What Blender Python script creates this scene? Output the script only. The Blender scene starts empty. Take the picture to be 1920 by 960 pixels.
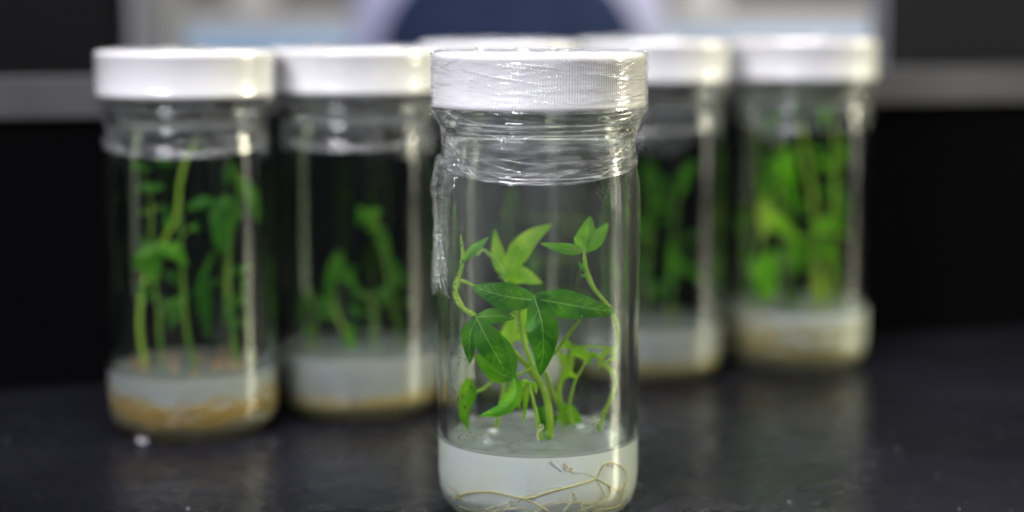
import bpy, math, random
import numpy as np
from mathutils import Vector, Matrix

random.seed(7); rng = np.random.default_rng(7)
R = math.radians
MM = 0.001
sc = bpy.context.scene
C = sc.collection

# ------------------------------------------------------------------ camera
W, H, F = 1920.0, 960.0, 3300.0            # photo size and focal length in its pixels
CAM = Vector((0, -0.580, 0.1664)); TILT = R(7.92)
cd = bpy.data.cameras.new('camera'); cam = bpy.data.objects.new('camera', cd); C.objects.link(cam)
cam.location = CAM; cam.rotation_euler = (R(90) - TILT, 0, 0)
cd.sensor_width = 36; cd.lens = F / W * 36; cd.clip_start = 0.01; cd.clip_end = 50
cd.dof.use_dof = True; cd.dof.focus_distance = 0.557; cd.dof.aperture_fstop = 3.2
cd.dof.aperture_blades = 0
sc.camera = cam

# ------------------------------------------------------------------ world, lamps, exposure
w = bpy.data.worlds.new('World'); sc.world = w; w.use_nodes = True
w.node_tree.nodes['Background'].inputs[0].default_value = (0.78, 0.83, 1.0, 1)
w.node_tree.nodes['Background'].inputs[1].default_value = 0.035
def area(name, loc, target, sx, sy, power, col):
    l = bpy.data.lights.new(name, 'AREA'); l.shape = 'RECTANGLE'; l.size = sx; l.size_y = sy
    l.energy = power; l.color = col
    o = bpy.data.objects.new(name, l); C.objects.link(o); o.location = loc
    o.rotation_euler = (Vector(target) - Vector(loc)).to_track_quat('-Z', 'Y').to_euler()
    return o
area('ceiling_lamp', (-0.1, -0.35, 1.9), (0, 0.1, 0), 0.9, 0.6, 56, (0.97, 0.96, 1.0))
area('far_fill_light', (0.3, 1.5, 2.0), (0.2, 1.5, 0), 1.3, 0.5, 34, (0.97, 0.96, 1.0))  # added fill with no known source, brightens the far bench
area('warm_lamp', (1.6, 0.25, 0.62), (0, 0.05, 0.1), 0.17, 0.17, 34, (1.0, 0.96, 0.70))
area('window_light', (1.9, 0.28, 0.35), (0, 0.05, 0.12), 0.34, 0.9, 1.9, (1.0, 0.93, 0.78))
area('front_lamp', (-0.50, -0.78, 0.72), (0, 0.0, 0.07), 0.34, 0.26, 17, (0.90, 0.90, 1.0))
sc.view_settings.view_transform = 'Standard'; sc.view_settings.look = 'None'
sc.view_settings.exposure = 0.22; sc.view_settings.gamma = 1
cy = sc.cycles
cy.use_denoising = True; cy.max_bounces = 28; cy.transmission_bounces = 24; cy.transparent_max_bounces = 40
cy.diffuse_bounces = 5; cy.glossy_bounces = 6; cy.caustics_refractive = True; cy.caustics_reflective = True
cy.sample_clamp_indirect = 14; cy.blur_glossy = 0.3; cy.use_adaptive_sampling = False

# ------------------------------------------------------------------ pixel -> place
fwd = Vector((0, math.cos(TILT), -math.sin(TILT))); up = Vector((0, math.sin(TILT), math.cos(TILT)))
def ray(px, py):
    return (fwd * F + Vector((px - W / 2, 0, 0)) + up * (H / 2 - py))
def at_y(px, py, y):                        # the point of that sight line standing at depth y (m)
    d = ray(px, py); t = (y - CAM.y) / d.y
    return CAM + d * t
def at_z(px, py, z):
    d = ray(px, py); t = (z - CAM.z) / d.z
    return CAM + d * t
def on_cyl(px, py, cx, cyy, r):             # front hit with an upright cylinder
    d = ray(px, py); a = d.x**2 + d.y**2
    ox, oy = CAM.x - cx, CAM.y - cyy
    b = 2 * (ox * d.x + oy * d.y); c = ox * ox + oy * oy - r * r
    q = b * b - 4 * a * c
    t = (-b - math.sqrt(max(q, 0))) / (2 * a)
    return CAM + d * t

def in_jar(px, py, cx, cyy, r, ro=0.0338):  # the point inside the thick glass wall that is seen at that pixel
    p = on_cyl(px, py, cx, cyy, ro); d = ray(px, py).normalized(); n = Vector((p.x - cx, p.y - cyy, 0)).normalized()
    c = -n.dot(d); e = 1 / 1.5; k = 1 - e * e * (1 - c * c); t = d * e + n * (e * c - math.sqrt(k))
    a = t.x**2 + t.y**2; ox, oy = p.x - cx, p.y - cyy; b = 2 * (ox * t.x + oy * t.y); cc = ox * ox + oy * oy - r * r
    return p + t * ((-b - math.sqrt(max(b * b - 4 * a * cc, 0))) / (2 * a))

# ------------------------------------------------------------------ materials
def mat(name):
    m = bpy.data.materials.new(name); m.use_nodes = True
    nt = m.node_tree; nt.nodes.clear()
    out = nt.nodes.new('ShaderNodeOutputMaterial')
    return m, nt, out
def principled(name, col, rough=0.5, bump=None, noise=None, **kw):
    m, nt, out = mat(name)
    p = nt.nodes.new('ShaderNodeBsdfPrincipled'); nt.links.new(p.outputs[0], out.inputs[0])
    p.inputs['Base Color'].default_value = (*col, 1); p.inputs['Roughness'].default_value = rough
    for k, v in kw.items():
        p.inputs[k.replace('_', ' ')].default_value = v
    tc = nt.nodes.new('ShaderNodeTexCoord')
    if noise:
        sc_, col2, detail = noise
        n = nt.nodes.new('ShaderNodeTexNoise'); n.inputs['Scale'].default_value = sc_; n.inputs['Detail'].default_value = detail
        nt.links.new(tc.outputs['Object'], n.inputs[0])
        r = nt.nodes.new('ShaderNodeValToRGB'); r.color_ramp.elements[0].position = 0.35; r.color_ramp.elements[1].position = 0.7
        r.color_ramp.elements[0].color = (*col, 1); r.color_ramp.elements[1].color = (*col2, 1)
        nt.links.new(n.outputs[0], r.inputs[0]); nt.links.new(r.outputs[0], p.inputs['Base Color'])
    if bump:
        bs, bst, bd = bump
        n = nt.nodes.new('ShaderNodeTexNoise'); n.inputs['Scale'].default_value = bs; n.inputs['Detail'].default_value = 5
        nt.links.new(tc.outputs['Object'], n.inputs[0])
        b = nt.nodes.new('ShaderNodeBump'); b.inputs['Strength'].default_value = bst; b.inputs['Distance'].default_value = bd
        nt.links.new(n.outputs[0], b.inputs['Height']); nt.links.new(b.outputs[0], p.inputs['Normal'])
    return m

def glass_mat(name, fog):
    m, nt, out = mat(name)
    g = nt.nodes.new('ShaderNodeBsdfGlass'); g.inputs['Color'].default_value = (0.965, 0.985, 0.972, 1)
    g.inputs['Roughness'].default_value = 0.0; g.inputs['IOR'].default_value = 1.5
    tc = nt.nodes.new('ShaderNodeTexCoord'); mp = nt.nodes.new('ShaderNodeMapping'); mp.inputs['Scale'].default_value = (1, 1, 0.35)
    n = nt.nodes.new('ShaderNodeTexNoise'); n.inputs['Scale'].default_value = 70; n.inputs['Detail'].default_value = 2
    b = nt.nodes.new('ShaderNodeBump'); b.inputs['Strength'].default_value = 0.25; b.inputs['Distance'].default_value = 0.0006
    L = nt.links.new
    L(tc.outputs['Object'], mp.inputs[0]); L(mp.outputs[0], n.inputs[0]); L(n.outputs[0], b.inputs['Height']); L(b.outputs[0], g.inputs['Normal'])
    if not fog:
        L(g.outputs[0], out.inputs[0]); return m
    df = nt.nodes.new('ShaderNodeBsdfDiffuse'); df.inputs[0].default_value = (0.8, 0.8, 0.8, 1)
    n2 = nt.nodes.new('ShaderNodeTexNoise'); n2.inputs['Scale'].default_value = 60; n2.inputs['Detail'].default_value = 7; n2.inputs['Roughness'].default_value = 0.65
    mp2 = nt.nodes.new('ShaderNodeMapping'); mp2.inputs['Scale'].default_value = (1, 1, 0.22); L(tc.outputs['Object'], mp2.inputs[0]); L(mp2.outputs[0], n2.inputs[0])
    sx = nt.nodes.new('ShaderNodeSeparateXYZ'); L(tc.outputs['Object'], sx.inputs[0])
    hz = nt.nodes.new('ShaderNodeMapRange'); hz.inputs[1].default_value = 0.055; hz.inputs[2].default_value = 0.10; hz.inputs[3].default_value = 0.03; hz.inputs[4].default_value = 1.0
    L(sx.outputs['Z'], hz.inputs[0])
    mr = nt.nodes.new('ShaderNodeMapRange'); mr.inputs[1].default_value = 0.35; mr.inputs[2].default_value = 0.75; mr.inputs[3].default_value = fog * 0.3; mr.inputs[4].default_value = fog * 2
    L(n2.outputs[0], mr.inputs[0])
    mu = nt.nodes.new('ShaderNodeMath'); mu.operation = 'MULTIPLY'; L(mr.outputs[0], mu.inputs[0]); L(hz.outputs[0], mu.inputs[1])
    mx = nt.nodes.new('ShaderNodeMixShader'); L(mu.outputs[0], mx.inputs[0]); L(g.outputs[0], mx.inputs[1]); L(df.outputs[0], mx.inputs[2])
    L(mx.outputs[0], out.inputs[0])
    return m
GLASS = glass_mat('jar_glass', 0); GLASS_FOG = glass_mat('misted_glass', 0.022)

def water_mat():
    m, nt, out = mat('water')
    g = nt.nodes.new('ShaderNodeBsdfGlass'); g.inputs['Roughness'].default_value = 0.02; g.inputs['IOR'].default_value = 1.33
    nt.links.new(g.outputs[0], out.inputs[0]); return m
WATER = water_mat()

def film_mat(name, clear, haze):
    m, nt, out = mat(name); L = nt.links.new
    tr = nt.nodes.new('ShaderNodeBsdfTransparent'); tr.inputs[0].default_value = (0.97, 0.98, 0.975, 1)
    gl = nt.nodes.new('ShaderNodeBsdfGlossy'); gl.inputs['Roughness'].default_value = 0.13
    df = nt.nodes.new('ShaderNodeBsdfDiffuse'); df.inputs[0].default_value = (0.85, 0.86, 0.86, 1)
    tl = nt.nodes.new('ShaderNodeBsdfTranslucent'); tl.inputs[0].default_value = (0.85, 0.86, 0.86, 1)
    lw = nt.nodes.new('ShaderNodeLayerWeight'); lw.inputs[0].default_value = 0.5
    fr = nt.nodes.new('ShaderNodeMath'); fr.operation = 'POWER'; fr.inputs[1].default_value = 4.0; L(lw.outputs['Facing'], fr.inputs[0])
    tc = nt.nodes.new('ShaderNodeTexCoord')
    n = nt.nodes.new('ShaderNodeTexNoise'); n.inputs['Scale'].default_value = 420; n.inputs['Detail'].default_value = 4
    mp = nt.nodes.new('ShaderNodeMapping'); mp.inputs['Scale'].default_value = (0.3, 0.3, 1.6); mp.inputs['Rotation'].default_value = (0.1, 0.12, 0)
    b = nt.nodes.new('ShaderNodeBump'); b.inputs['Strength'].default_value = 0.6; b.inputs['Distance'].default_value = 0.0003
    L(tc.outputs['Object'], mp.inputs[0]); L(mp.outputs[0], n.inputs[0]); L(n.outputs[0], b.inputs['Height'])
    L(b.outputs[0], gl.inputs['Normal'])
    dmix = nt.nodes.new('ShaderNodeMixShader'); dmix.inputs[0].default_value = 0.5
    L(df.outputs[0], dmix.inputs[1]); L(tl.outputs[0], dmix.inputs[2])
    hz = nt.nodes.new('ShaderNodeMixShader')
    mr = nt.nodes.new('ShaderNodeMapRange'); mr.inputs[1].default_value = 0.42; mr.inputs[2].default_value = 0.72
    mr.inputs[3].default_value = haze * 0.35; mr.inputs[4].default_value = haze * 2.0
    L(n.outputs[0], mr.inputs[0]); L(mr.outputs[0], hz.inputs[0])
    L(tr.outputs[0], hz.inputs[1]); L(dmix.outputs[0], hz.inputs[2])
    add = nt.nodes.new('ShaderNodeMath'); add.operation = 'MULTIPLY_ADD'; add.inputs[1].default_value = 0.75; add.inputs[2].default_value = clear
    L(fr.outputs[0], add.inputs[0])
    mx = nt.nodes.new('ShaderNodeMixShader'); L(add.outputs[0], mx.inputs[0]); L(hz.outputs[0], mx.inputs[1]); L(gl.outputs[0], mx.inputs[2])
    L(mx.outputs[0], out.inputs[0]); return m
FILM = film_mat('clear_film', 0.09, 0.15)
STRAND = film_mat('film_fold', 0.16, 0.30); FILM_T = film_mat('crumpled_film', 0.11, 0.07); FILM_B = film_mat('thin_film', 0.07, 0.06)

def gel_mat(name, k, tan=0.0):
    m, nt, out = mat(name); L = nt.links.new
    p = nt.nodes.new('ShaderNodeBsdfPrincipled'); p.inputs['Base Color'].default_value = (0.56, 0.60, 0.585, 1)
    p.inputs['Roughness'].default_value = 0.18
    tl = nt.nodes.new('ShaderNodeBsdfTranslucent'); tl.inputs[0].default_value = (0.84 * k, 0.88 * k, 0.87 * k, 1)
    tr = nt.nodes.new('ShaderNodeBsdfTransparent')
    tc = nt.nodes.new('ShaderNodeTexCoord'); n = nt.nodes.new('ShaderNodeTexNoise'); n.inputs['Scale'].default_value = 55; n.inputs['Detail'].default_value = 4
    L(tc.outputs['Object'], n.inputs[0])
    r = nt.nodes.new('ShaderNodeValToRGB'); r.color_ramp.elements[0].position = 0.35; r.color_ramp.elements[1].position = 0.72
    r.color_ramp.elements[0].color = (0.80 * k, 0.86 * k, 0.87 * k, 1); r.color_ramp.elements[1].color = (0.86 * k, 0.87 * k, 0.76 * k, 1)
    L(n.outputs[0], r.inputs[0]); L(r.outputs[0], p.inputs['Base Color'])
    if tan:
        sx = nt.nodes.new('ShaderNodeSeparateXYZ'); L(tc.outputs['Object'], sx.inputs[0])
        ad = nt.nodes.new('ShaderNodeMath'); ad.operation = 'MULTIPLY_ADD'; ad.inputs[1].default_value = 0.016; L(n.outputs[0], ad.inputs[0]); L(sx.outputs['Z'], ad.inputs[2])
        ma = nt.nodes.new('ShaderNodeMapRange'); ma.interpolation_type = 'SMOOTHSTEP'; ma.inputs[1].default_value = 0.010; ma.inputs[2].default_value = 0.0225; ma.inputs[3].default_value = tan; ma.inputs[4].default_value = 0.0
        L(ad.outputs[0], ma.inputs[0])
        mc = nt.nodes.new('ShaderNodeMixRGB'); mc.inputs[2].default_value = (0.50, 0.37, 0.13, 1); L(ma.outputs[0], mc.inputs[0]); L(r.outputs[0], mc.inputs[1]); L(mc.outputs[0], p.inputs['Base Color'])
    m1 = nt.nodes.new('ShaderNodeMixShader'); m1.inputs[0].default_value = 0.15; L(p.outputs[0], m1.inputs[1]); L(tl.outputs[0], m1.inputs[2])
    m2 = nt.nodes.new('ShaderNodeMixShader'); m2.inputs[0].default_value = 0.10; L(m1.outputs[0], m2.inputs[1]); L(tr.outputs[0], m2.inputs[2])
    L(m2.outputs[0], out.inputs[0]); return m
GEL = gel_mat('agar_gel', 1.0); GEL_DARK = gel_mat('darker_gel', 0.50, 0.75); GEL_PALE = gel_mat('yellowed_gel', 0.85, 0.5)  # second one: darker overall, tan towards the bottom, for rear jars
GEL_TOP = gel_mat('gel_surface', 0.55); GEL_TOP.node_tree.nodes['Principled BSDF'].inputs['Roughness'].default_value = 0.08
for n_ in GEL_TOP.node_tree.nodes:
    if n_.type == 'MIX_SHADER' and abs(n_.inputs[0].default_value - 0.10) < 1e-4: n_.inputs[0].default_value = 0.35

def leaf_mat(name, c1, c2, trans=0.35, rough=0.38):
    m, nt, out = mat(name); L = nt.links.new
    tc = nt.nodes.new('ShaderNodeTexCoord')
    n = nt.nodes.new('ShaderNodeTexNoise'); n.inputs['Scale'].default_value = 160; n.inputs['Detail'].default_value = 5
    L(tc.outputs['Object'], n.inputs[0])
    r = nt.nodes.new('ShaderNodeValToRGB'); r.color_ramp.elements[0].position = 0.38; r.color_ramp.elements[1].position = 0.66
    r.color_ramp.elements[0].color = (*c1, 1); r.color_ramp.elements[1].color = (*c2, 1)
    L(n.outputs[0], r.inputs[0])
    p = nt.nodes.new('ShaderNodeBsdfPrincipled'); p.inputs['Roughness'].default_value = rough
    p.inputs['Specular IOR Level'].default_value = 0.16
    L(r.outputs[0], p.inputs['Base Color'])
    n2 = nt.nodes.new('ShaderNodeTexVoronoi'); n2.inputs['Scale'].default_value = 900
    L(tc.outputs['Object'], n2.inputs[0])
    b = nt.nodes.new('ShaderNodeBump'); b.inputs['Strength'].default_value = 0.35; b.inputs['Distance'].default_value = 0.0002
    L(n2.outputs[0], b.inputs['Height']); L(b.outputs[0], p.inputs['Normal'])
    tl = nt.nodes.new('ShaderNodeBsdfTranslucent')
    mulc = nt.nodes.new('ShaderNodeMixRGB'); mulc.blend_type = 'MULTIPLY'; mulc.inputs[0].default_value = 1
    mulc.inputs[2].default_value = (1.6, 1.5, 0.6, 1); L(r.outputs[0], mulc.inputs[1]); L(mulc.outputs[0], tl.inputs[0])
    mx = nt.nodes.new('ShaderNodeMixShader'); mx.inputs[0].default_value = trans
    L(p.outputs[0], mx.inputs[1]); L(tl.outputs[0], mx.inputs[2]); L(mx.outputs[0], out.inputs[0])
    return m
LEAF_D = leaf_mat('leaf_dark', (0.018, 0.14, 0.002), (0.075, 0.27, 0.004), 0.4, 0.32)
LEAF_M = leaf_mat('leaf_mid', (0.08, 0.33, 0.004), (0.19, 0.47, 0.012), 0.45)
LEAF_B = leaf_mat('leaf_bright', (0.20, 0.48, 0.015), (0.36, 0.62, 0.045), 0.5)
LEAF_Y = leaf_mat('leaf_yellow', (0.30, 0.48, 0.05), (0.42, 0.56, 0.09), 0.45)
STEM = leaf_mat('stem_green', (0.30, 0.50, 0.04), (0.44, 0.62, 0.12), 0.25)
STEM_D = leaf_mat('stem_dark', (0.10, 0.22, 0.03), (0.2, 0.32, 0.05), 0.2)
VEIN = leaf_mat('leaf_vein', (0.24, 0.50, 0.08), (0.36, 0.62, 0.15), 0.2)
ROOT = principled('root_yellow', (0.60, 0.52, 0.20), 0.5, noise=(90, (0.74, 0.70, 0.42), 4))
def faint(name, col, k):
    m, nt, out = mat(name); d_ = nt.nodes.new('ShaderNodeBsdfDiffuse'); d_.inputs[0].default_value = (*col, 1)
    t_ = nt.nodes.new('ShaderNodeBsdfTransparent'); x_ = nt.nodes.new('ShaderNodeMixShader'); x_.inputs[0].default_value = k
    nt.links.new(t_.outputs[0], x_.inputs[1]); nt.links.new(d_.outputs[0], x_.inputs[2]); nt.links.new(x_.outputs[0], out.inputs[0]); return m
ROOT_F = faint('root_in_gel', (0.72, 0.68, 0.38), 0.28); ROOT_AF = faint('amber_root_in_gel', (0.62, 0.42, 0.10), 0.42); ROOT_PF = faint('pale_root_in_gel', (0.70, 0.60, 0.26), 0.4)
ROOT_W = principled('root_white', (0.78, 0.72, 0.52), 0.5)
ROOT_A = principled('root_amber', (0.62, 0.36, 0.07), 0.5, noise=(70, (0.66, 0.50, 0.18), 4))
CALLUS = principled('callus_brown', (0.36, 0.20, 0.09), 0.6, noise=(200, (0.45, 0.32, 0.17), 4))
LID = principled('lid_plastic', (0.635, 0.615, 0.62), 0.36, Subsurface_Weight=0.12, Subsurface_Scale=0.004)
BLACKP = principled('black_panel', (0.002, 0.002, 0.0022), 0.6, bump=(300, 0.1, 0.001), Specular_IOR_Level=0.0)
CAPM = principled('grey_metal', (0.035, 0.035, 0.039), 0.5, noise=(14, (0.06, 0.06, 0.066), 3), Metallic=0.2)

def bench_mat():
    m, nt, out = mat('black_epoxy'); L = nt.links.new
    p = nt.nodes.new('ShaderNodeBsdfPrincipled'); L(p.outputs[0], out.inputs[0]); p.inputs['Specular IOR Level'].default_value = 0.23
    tc = nt.nodes.new('ShaderNodeTexCoord')
    n = nt.nodes.new('ShaderNodeTexNoise'); n.inputs['Scale'].default_value = 9; n.inputs['Detail'].default_value = 6
    L(tc.outputs['Object'], n.inputs[0])
    r = nt.nodes.new('ShaderNodeValToRGB'); r.color_ramp.elements[0].position = 0.3; r.color_ramp.elements[1].position = 0.75
    r.color_ramp.elements[0].color = (0.0032, 0.0032, 0.0042, 1); r.color_ramp.elements[1].color = (0.0075, 0.0075, 0.0115, 1)
    L(n.outputs[0], r.inputs[0])
    # fine dust
    n2 = nt.nodes.new('ShaderNodeTexNoise'); n2.inputs['Scale'].default_value = 260; n2.inputs['Detail'].default_value = 3
    L(tc.outputs['Object'], n2.inputs[0])
    r2 = nt.nodes.new('ShaderNodeValToRGB'); r2.color_ramp.elements[0].position = 0.66; r2.color_ramp.elements[1].position = 0.8
    r2.color_ramp.elements[0].color = (0, 0, 0, 1); r2.color_ramp.elements[1].color = (0.04, 0.04, 0.045, 1)
    L(n2.outputs[0], r2.inputs[0])
    ad = nt.nodes.new('ShaderNodeMixRGB'); ad.blend_type = 'ADD'; ad.inputs[0].default_value = 1
    L(r.outputs[0], ad.inputs[1]); L(r2.outputs[0], ad.inputs[2]); L(ad.outputs[0], p.inputs['Base Color'])
    mr = nt.nodes.new('ShaderNodeMapRange'); mr.inputs[1].default_value = 0.35; mr.inputs[2].default_value = 0.65; mr.inputs[3].default_value = 0.235; mr.inputs[4].default_value = 0.30
    nw = nt.nodes.new('ShaderNodeTexNoise'); nw.inputs['Scale'].default_value = 28; nw.inputs['Detail'].default_value = 8; nw.inputs['Roughness'].default_value = 0.7; nw.inputs['Distortion'].default_value = 1.5
    L(tc.outputs['Object'], nw.inputs[0]); L(nw.outputs[0], mr.inputs[0]); L(mr.outputs[0], p.inputs['Roughness'])
    b = nt.nodes.new('ShaderNodeBump'); b.inputs['Strength'].default_value = 0.12; b.inputs['Distance'].default_value = 0.0005
    L(n2.outputs[0], b.inputs['Height']); L(b.outputs[0], p.inputs['Normal'])
    return m
BENCH = bench_mat()

# ------------------------------------------------------------------ mesh helpers
class MB:
    def __init__(s): s.v = []; s.f = []
    def add(s, vs, fs):
        n = len(s.v); s.v.extend([tuple(x) for x in vs]); s.f.extend([tuple(i + n for i in f) for f in fs])
    def build(s, name, material, parent=None, smooth=True, origin=None):
        me = bpy.data.meshes.new(name)
        v = s.v
        if origin is not None:
            v = [(a - origin[0], b - origin[1], c - origin[2]) for a, b, c in v]
        me.from_pydata(v, [], s.f); me.update()
        if smooth: me.polygons.foreach_set('use_smooth', [True] * len(me.polygons))
        me.materials.append(material)
        o = bpy.data.objects.new(name, me); C.objects.link(o)
        if parent: o.parent = parent
        return o
def grid_faces(nu, nv, closed_u=False):
    f = []
    for i in range(nu if closed_u else nu - 1):
        for j in range(nv - 1):
            a = i * nv + j; b = ((i + 1) % nu) * nv + j
            f.append((a, b, b + 1, a + 1))
    return f
def lathe(mb, prof, n=96):
    vs = []
    for i in range(n):
        a = 2 * math.pi * i / n; c, s_ = math.cos(a), math.sin(a)
        for r, z in prof: vs.append((r * c * MM, r * s_ * MM, z * MM))
    m = len(prof)
    fs = []
    for i in range(n):
        k = (i + 1) % n
        for j in range(m - 1):
            a, b = i * m + j, k * m + j
            fs.append((a, b, b + 1, a + 1))
    mb.add(vs, fs)
def box(mb, x0, x1, y0, y1, z0, z1, bev=0.0):
    vs = [(x, y, z) for x in (x0, x1) for y in (y0, y1) for z in (z0, z1)]
    fs = [(0, 1, 3, 2), (4, 6, 7, 5), (0, 4, 5, 1), (2, 3, 7, 6), (0, 2, 6, 4), (1, 5, 7, 3)]
    mb.add(vs, fs)
def catmull(pts, n):
    pts = [Vector(p) for p in pts]
    if len(pts) == 2: return [pts[0].lerp(pts[1], i / n) for i in range(n + 1)]
    P = [pts[0] * 2 - pts[1]] + pts + [pts[-1] * 2 - pts[-2]]
    out = []; segs = len(pts) - 1
    for k in range(n + 1):
        t = k / n * segs; i = min(int(t), segs - 1); u = t - i
        a, b, c, d = P[i:i + 4]
        out.append(0.5 * ((2 * b) + (c - a) * u + (2 * a - 5 * b + 4 * c - d) * u * u + (3 * b - a - 3 * c + d) * u ** 3))
    return out
def tube(mb, pts, r0, r1=None, n=20, sides=8, wob=0.0, node=()):
    r1 = r0 if r1 is None else r1
    P = catmull(pts, n); up_ = Vector((0.1, 1, 0.05)).normalized(); vs = []
    for i, p in enumerate(P):
        t = (P[min(i + 1, n)] - P[max(i - 1, 0)]).normalized()
        a = t.cross(up_)
        if a.length < 1e-4: a = t.cross(Vector((1, 0, 0)))
        a.normalize(); b = t.cross(a)
        u = i / n; r = r0 + (r1 - r0) * u
        for nd in node: r *= 1 + 0.45 * math.exp(-((u - nd) / 0.03) ** 2)
        r *= 1 + wob * random.uniform(-1, 1)
        if i == 0 or i == n: r *= 0.55
        for k in range(sides):
            an = 2 * math.pi * k / sides
            vs.append(p + (a * math.cos(an) + b * math.sin(an)) * r)
    fs = []
    for i in range(n):
        for k in range(sides):
            k2 = (k + 1) % sides
            fs.append((i * sides + k, i * sides + k2, (i + 1) * sides + k2, (i + 1) * sides + k))
    fs.append(tuple(range(sides))); fs.append(tuple(range(n * sides, n * sides + sides))[::-1])
    mb.add(vs, fs)
def vnoise(u, v, pu=None):                   # 2-D value noise on numpy arrays, periodic in u with pu cells
    iu = np.floor(u).astype(int); iv = np.floor(v).astype(int); fu = u - iu; fv = v - iv
    fu = fu * fu * (3 - 2 * fu); fv = fv * fv * (3 - 2 * fv)
    def h(a, b):
        if pu: a = a % pu
        x = (a * 374761393 + b * 668265263) & 0xffffffff
        x = ((x ^ (x >> 13)) * 1274126177) & 0xffffffff
        return ((x ^ (x >> 16)) & 0xffff) / 65535.0
    return (h(iu, iv) * (1 - fu) + h(iu + 1, iv) * fu) * (1 - fv) + (h(iu, iv + 1) * (1 - fu) + h(iu + 1, iv + 1) * fu) * fv

def empty(name, loc, label=None, cat=None, group=None):
    o = bpy.data.objects.new(name, None); C.objects.link(o); o.location = loc; o.empty_display_size = 0.01
    if label: tag(o, label, cat, group)
    return o
def tag(o, label, cat, group=None):
    o['label'] = label; o['category'] = cat
    if group: o['group'] = group
def struct(o): o['kind'] = 'structure'; return o

# ------------------------------------------------------------------ bench, upstand, background
def bench_top():
    mb = MB(); box(mb, -1.2, 1.3, -0.75, 0.75, -0.025, 0.0)
    return struct(mb.build('bench_top', BENCH, smooth=False))
bench_top()

# black upstand behind the jars, running away to the right, with a grey cap
A = at_z(100, 728, 0).xy; B = at_z(1750, 625, 0).xy; d = (B - A).normalized(); nrm = Vector((-d.y, d.x))
def slab(mb, s0, s1, t0, t1, z0, z1):
    P = [A + d * s + nrm * t for s, t in ((s0, t0), (s1, t0), (s1, t1), (s0, t1))]
    vs = [(p.x, p.y, z) for z in (z0, z1) for p in P]
    mb.add(vs, [(0, 3, 2, 1), (4, 5, 6, 7), (0, 1, 5, 4), (1, 2, 6, 5), (2, 3, 7, 6), (3, 0, 4, 7)])
UZ = (at_y(100, 220, A.y).z + at_y(1750, 190, B.y).z) / 2; CZ = (at_y(100, 145, A.y).z + at_y(1750, 132, B.y).z) / 2; print('UZ', UZ, CZ, A, B)
us = empty('bench_upstand', (0, 0, 0), 'low black upstand with a grey cap running behind the row of jars', 'bench upstand')
m = MB(); slab(m, -0.9, 1.1, 0.0, 0.030, 0.0, UZ - 0.0005); m.build('panel', BLACKP, us, False)
m = MB(); slab(m, -0.9, 1.1, -0.004, 0.034, UZ, CZ); m.build('cap', CAPM, us, False)

DARK = principled('dark_casing', (0.002, 0.002, 0.002), 0.6, bump=(60, 0.15, 0.001), Specular_IOR_Level=0.08)
GREYL = principled('light_laminate', (0.36, 0.355, 0.36), 0.5, noise=(3, (0.42, 0.41, 0.41), 3))
BLUE = principled('blue_edge', (0.26, 0.42, 0.68), 0.5)
NAVY = principled('navy_fabric', (0.013, 0.019, 0.042), 0.9, Specular_IOR_Level=0.0, bump=(500, 0.5, 0.001), noise=(30, (0.018, 0.026, 0.054), 4))
LILAC = principled('lilac_shell', (0.30, 0.30, 0.44), 0.5)
FLOORM = principled('floor_vinyl', (0.16, 0.16, 0.165), 0.5, noise=(5, (0.2, 0.2, 0.2), 4))
WALLM = principled('wall_dark_grey', (0.075, 0.074, 0.074), 0.7, noise=(2.5, (0.10, 0.10, 0.10), 3))
GREYM = principled('mid_grey_plastic', (0.18, 0.18, 0.19), 0.5)

def xat(px, y): return at_y(px, 480, y).x
def zat(py, y): return at_y(960, py, y).z
def bbox_thing(name, x0, x1, y0, y1, z0, z1, mtl, parent=None, bev=0.006):
    m = MB(); box(m, x0, x1, y0, y1, z0, z1); o = m.build(name, mtl, parent, False)
    b = o.modifiers.new('bevel', 'BEVEL'); b.width = bev; b.segments = 3
    return o
# left and right dark instrument casings
lc = empty('instrument_casing', (xat(235, 0.62) - 0.2, 0.75, -0.02), 'black instrument casing behind the upstand at the left edge of the photo', 'equipment')
def local(o_fn, parent, *a, **k):
    o = o_fn(*a, **k); o.parent = parent; o.matrix_parent_inverse = Matrix.Translation(-parent.location); return o
y = 0.62
local(bbox_thing, lc, 'casing', xat(235, y) - 0.6, xat(238, y), y, y + 0.25, -0.02, 0.5, DARK)
local(bbox_thing, lc, 'side_trim', xat(238, y) + 0.001, xat(238, y) + 0.008, y + 0.02, y + 0.2, -0.02, 0.45, GREYM, bev=0.002)
y = 0.42
rc = empty('monitor', (xat(1700, y), y, 0), 'black flat screen casing standing behind the upstand at the right of the photo', 'monitor')
local(bbox_thing, rc, 'screen_casing', xat(1655, y), xat(1655, y) + 0.5, y, y + 0.05, 0.05, 0.42, principled('screen_black', (0.010, 0.010, 0.010), 0.5, Specular_IOR_Level=0.1))
local(bbox_thing, rc, 'edge_trim', xat(1655, y) - 0.003, xat(1655, y) - 0.0005, y + 0.004, y + 0.04, 0.06, 0.41, GREYM, bev=0.002)
local(bbox_thing, rc, 'foot', xat(1655, y) + 0.15, xat(1655, y) + 0.35, y - 0.02, y + 0.09, 0.0, 0.012, DARK, bev=0.003)

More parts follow.
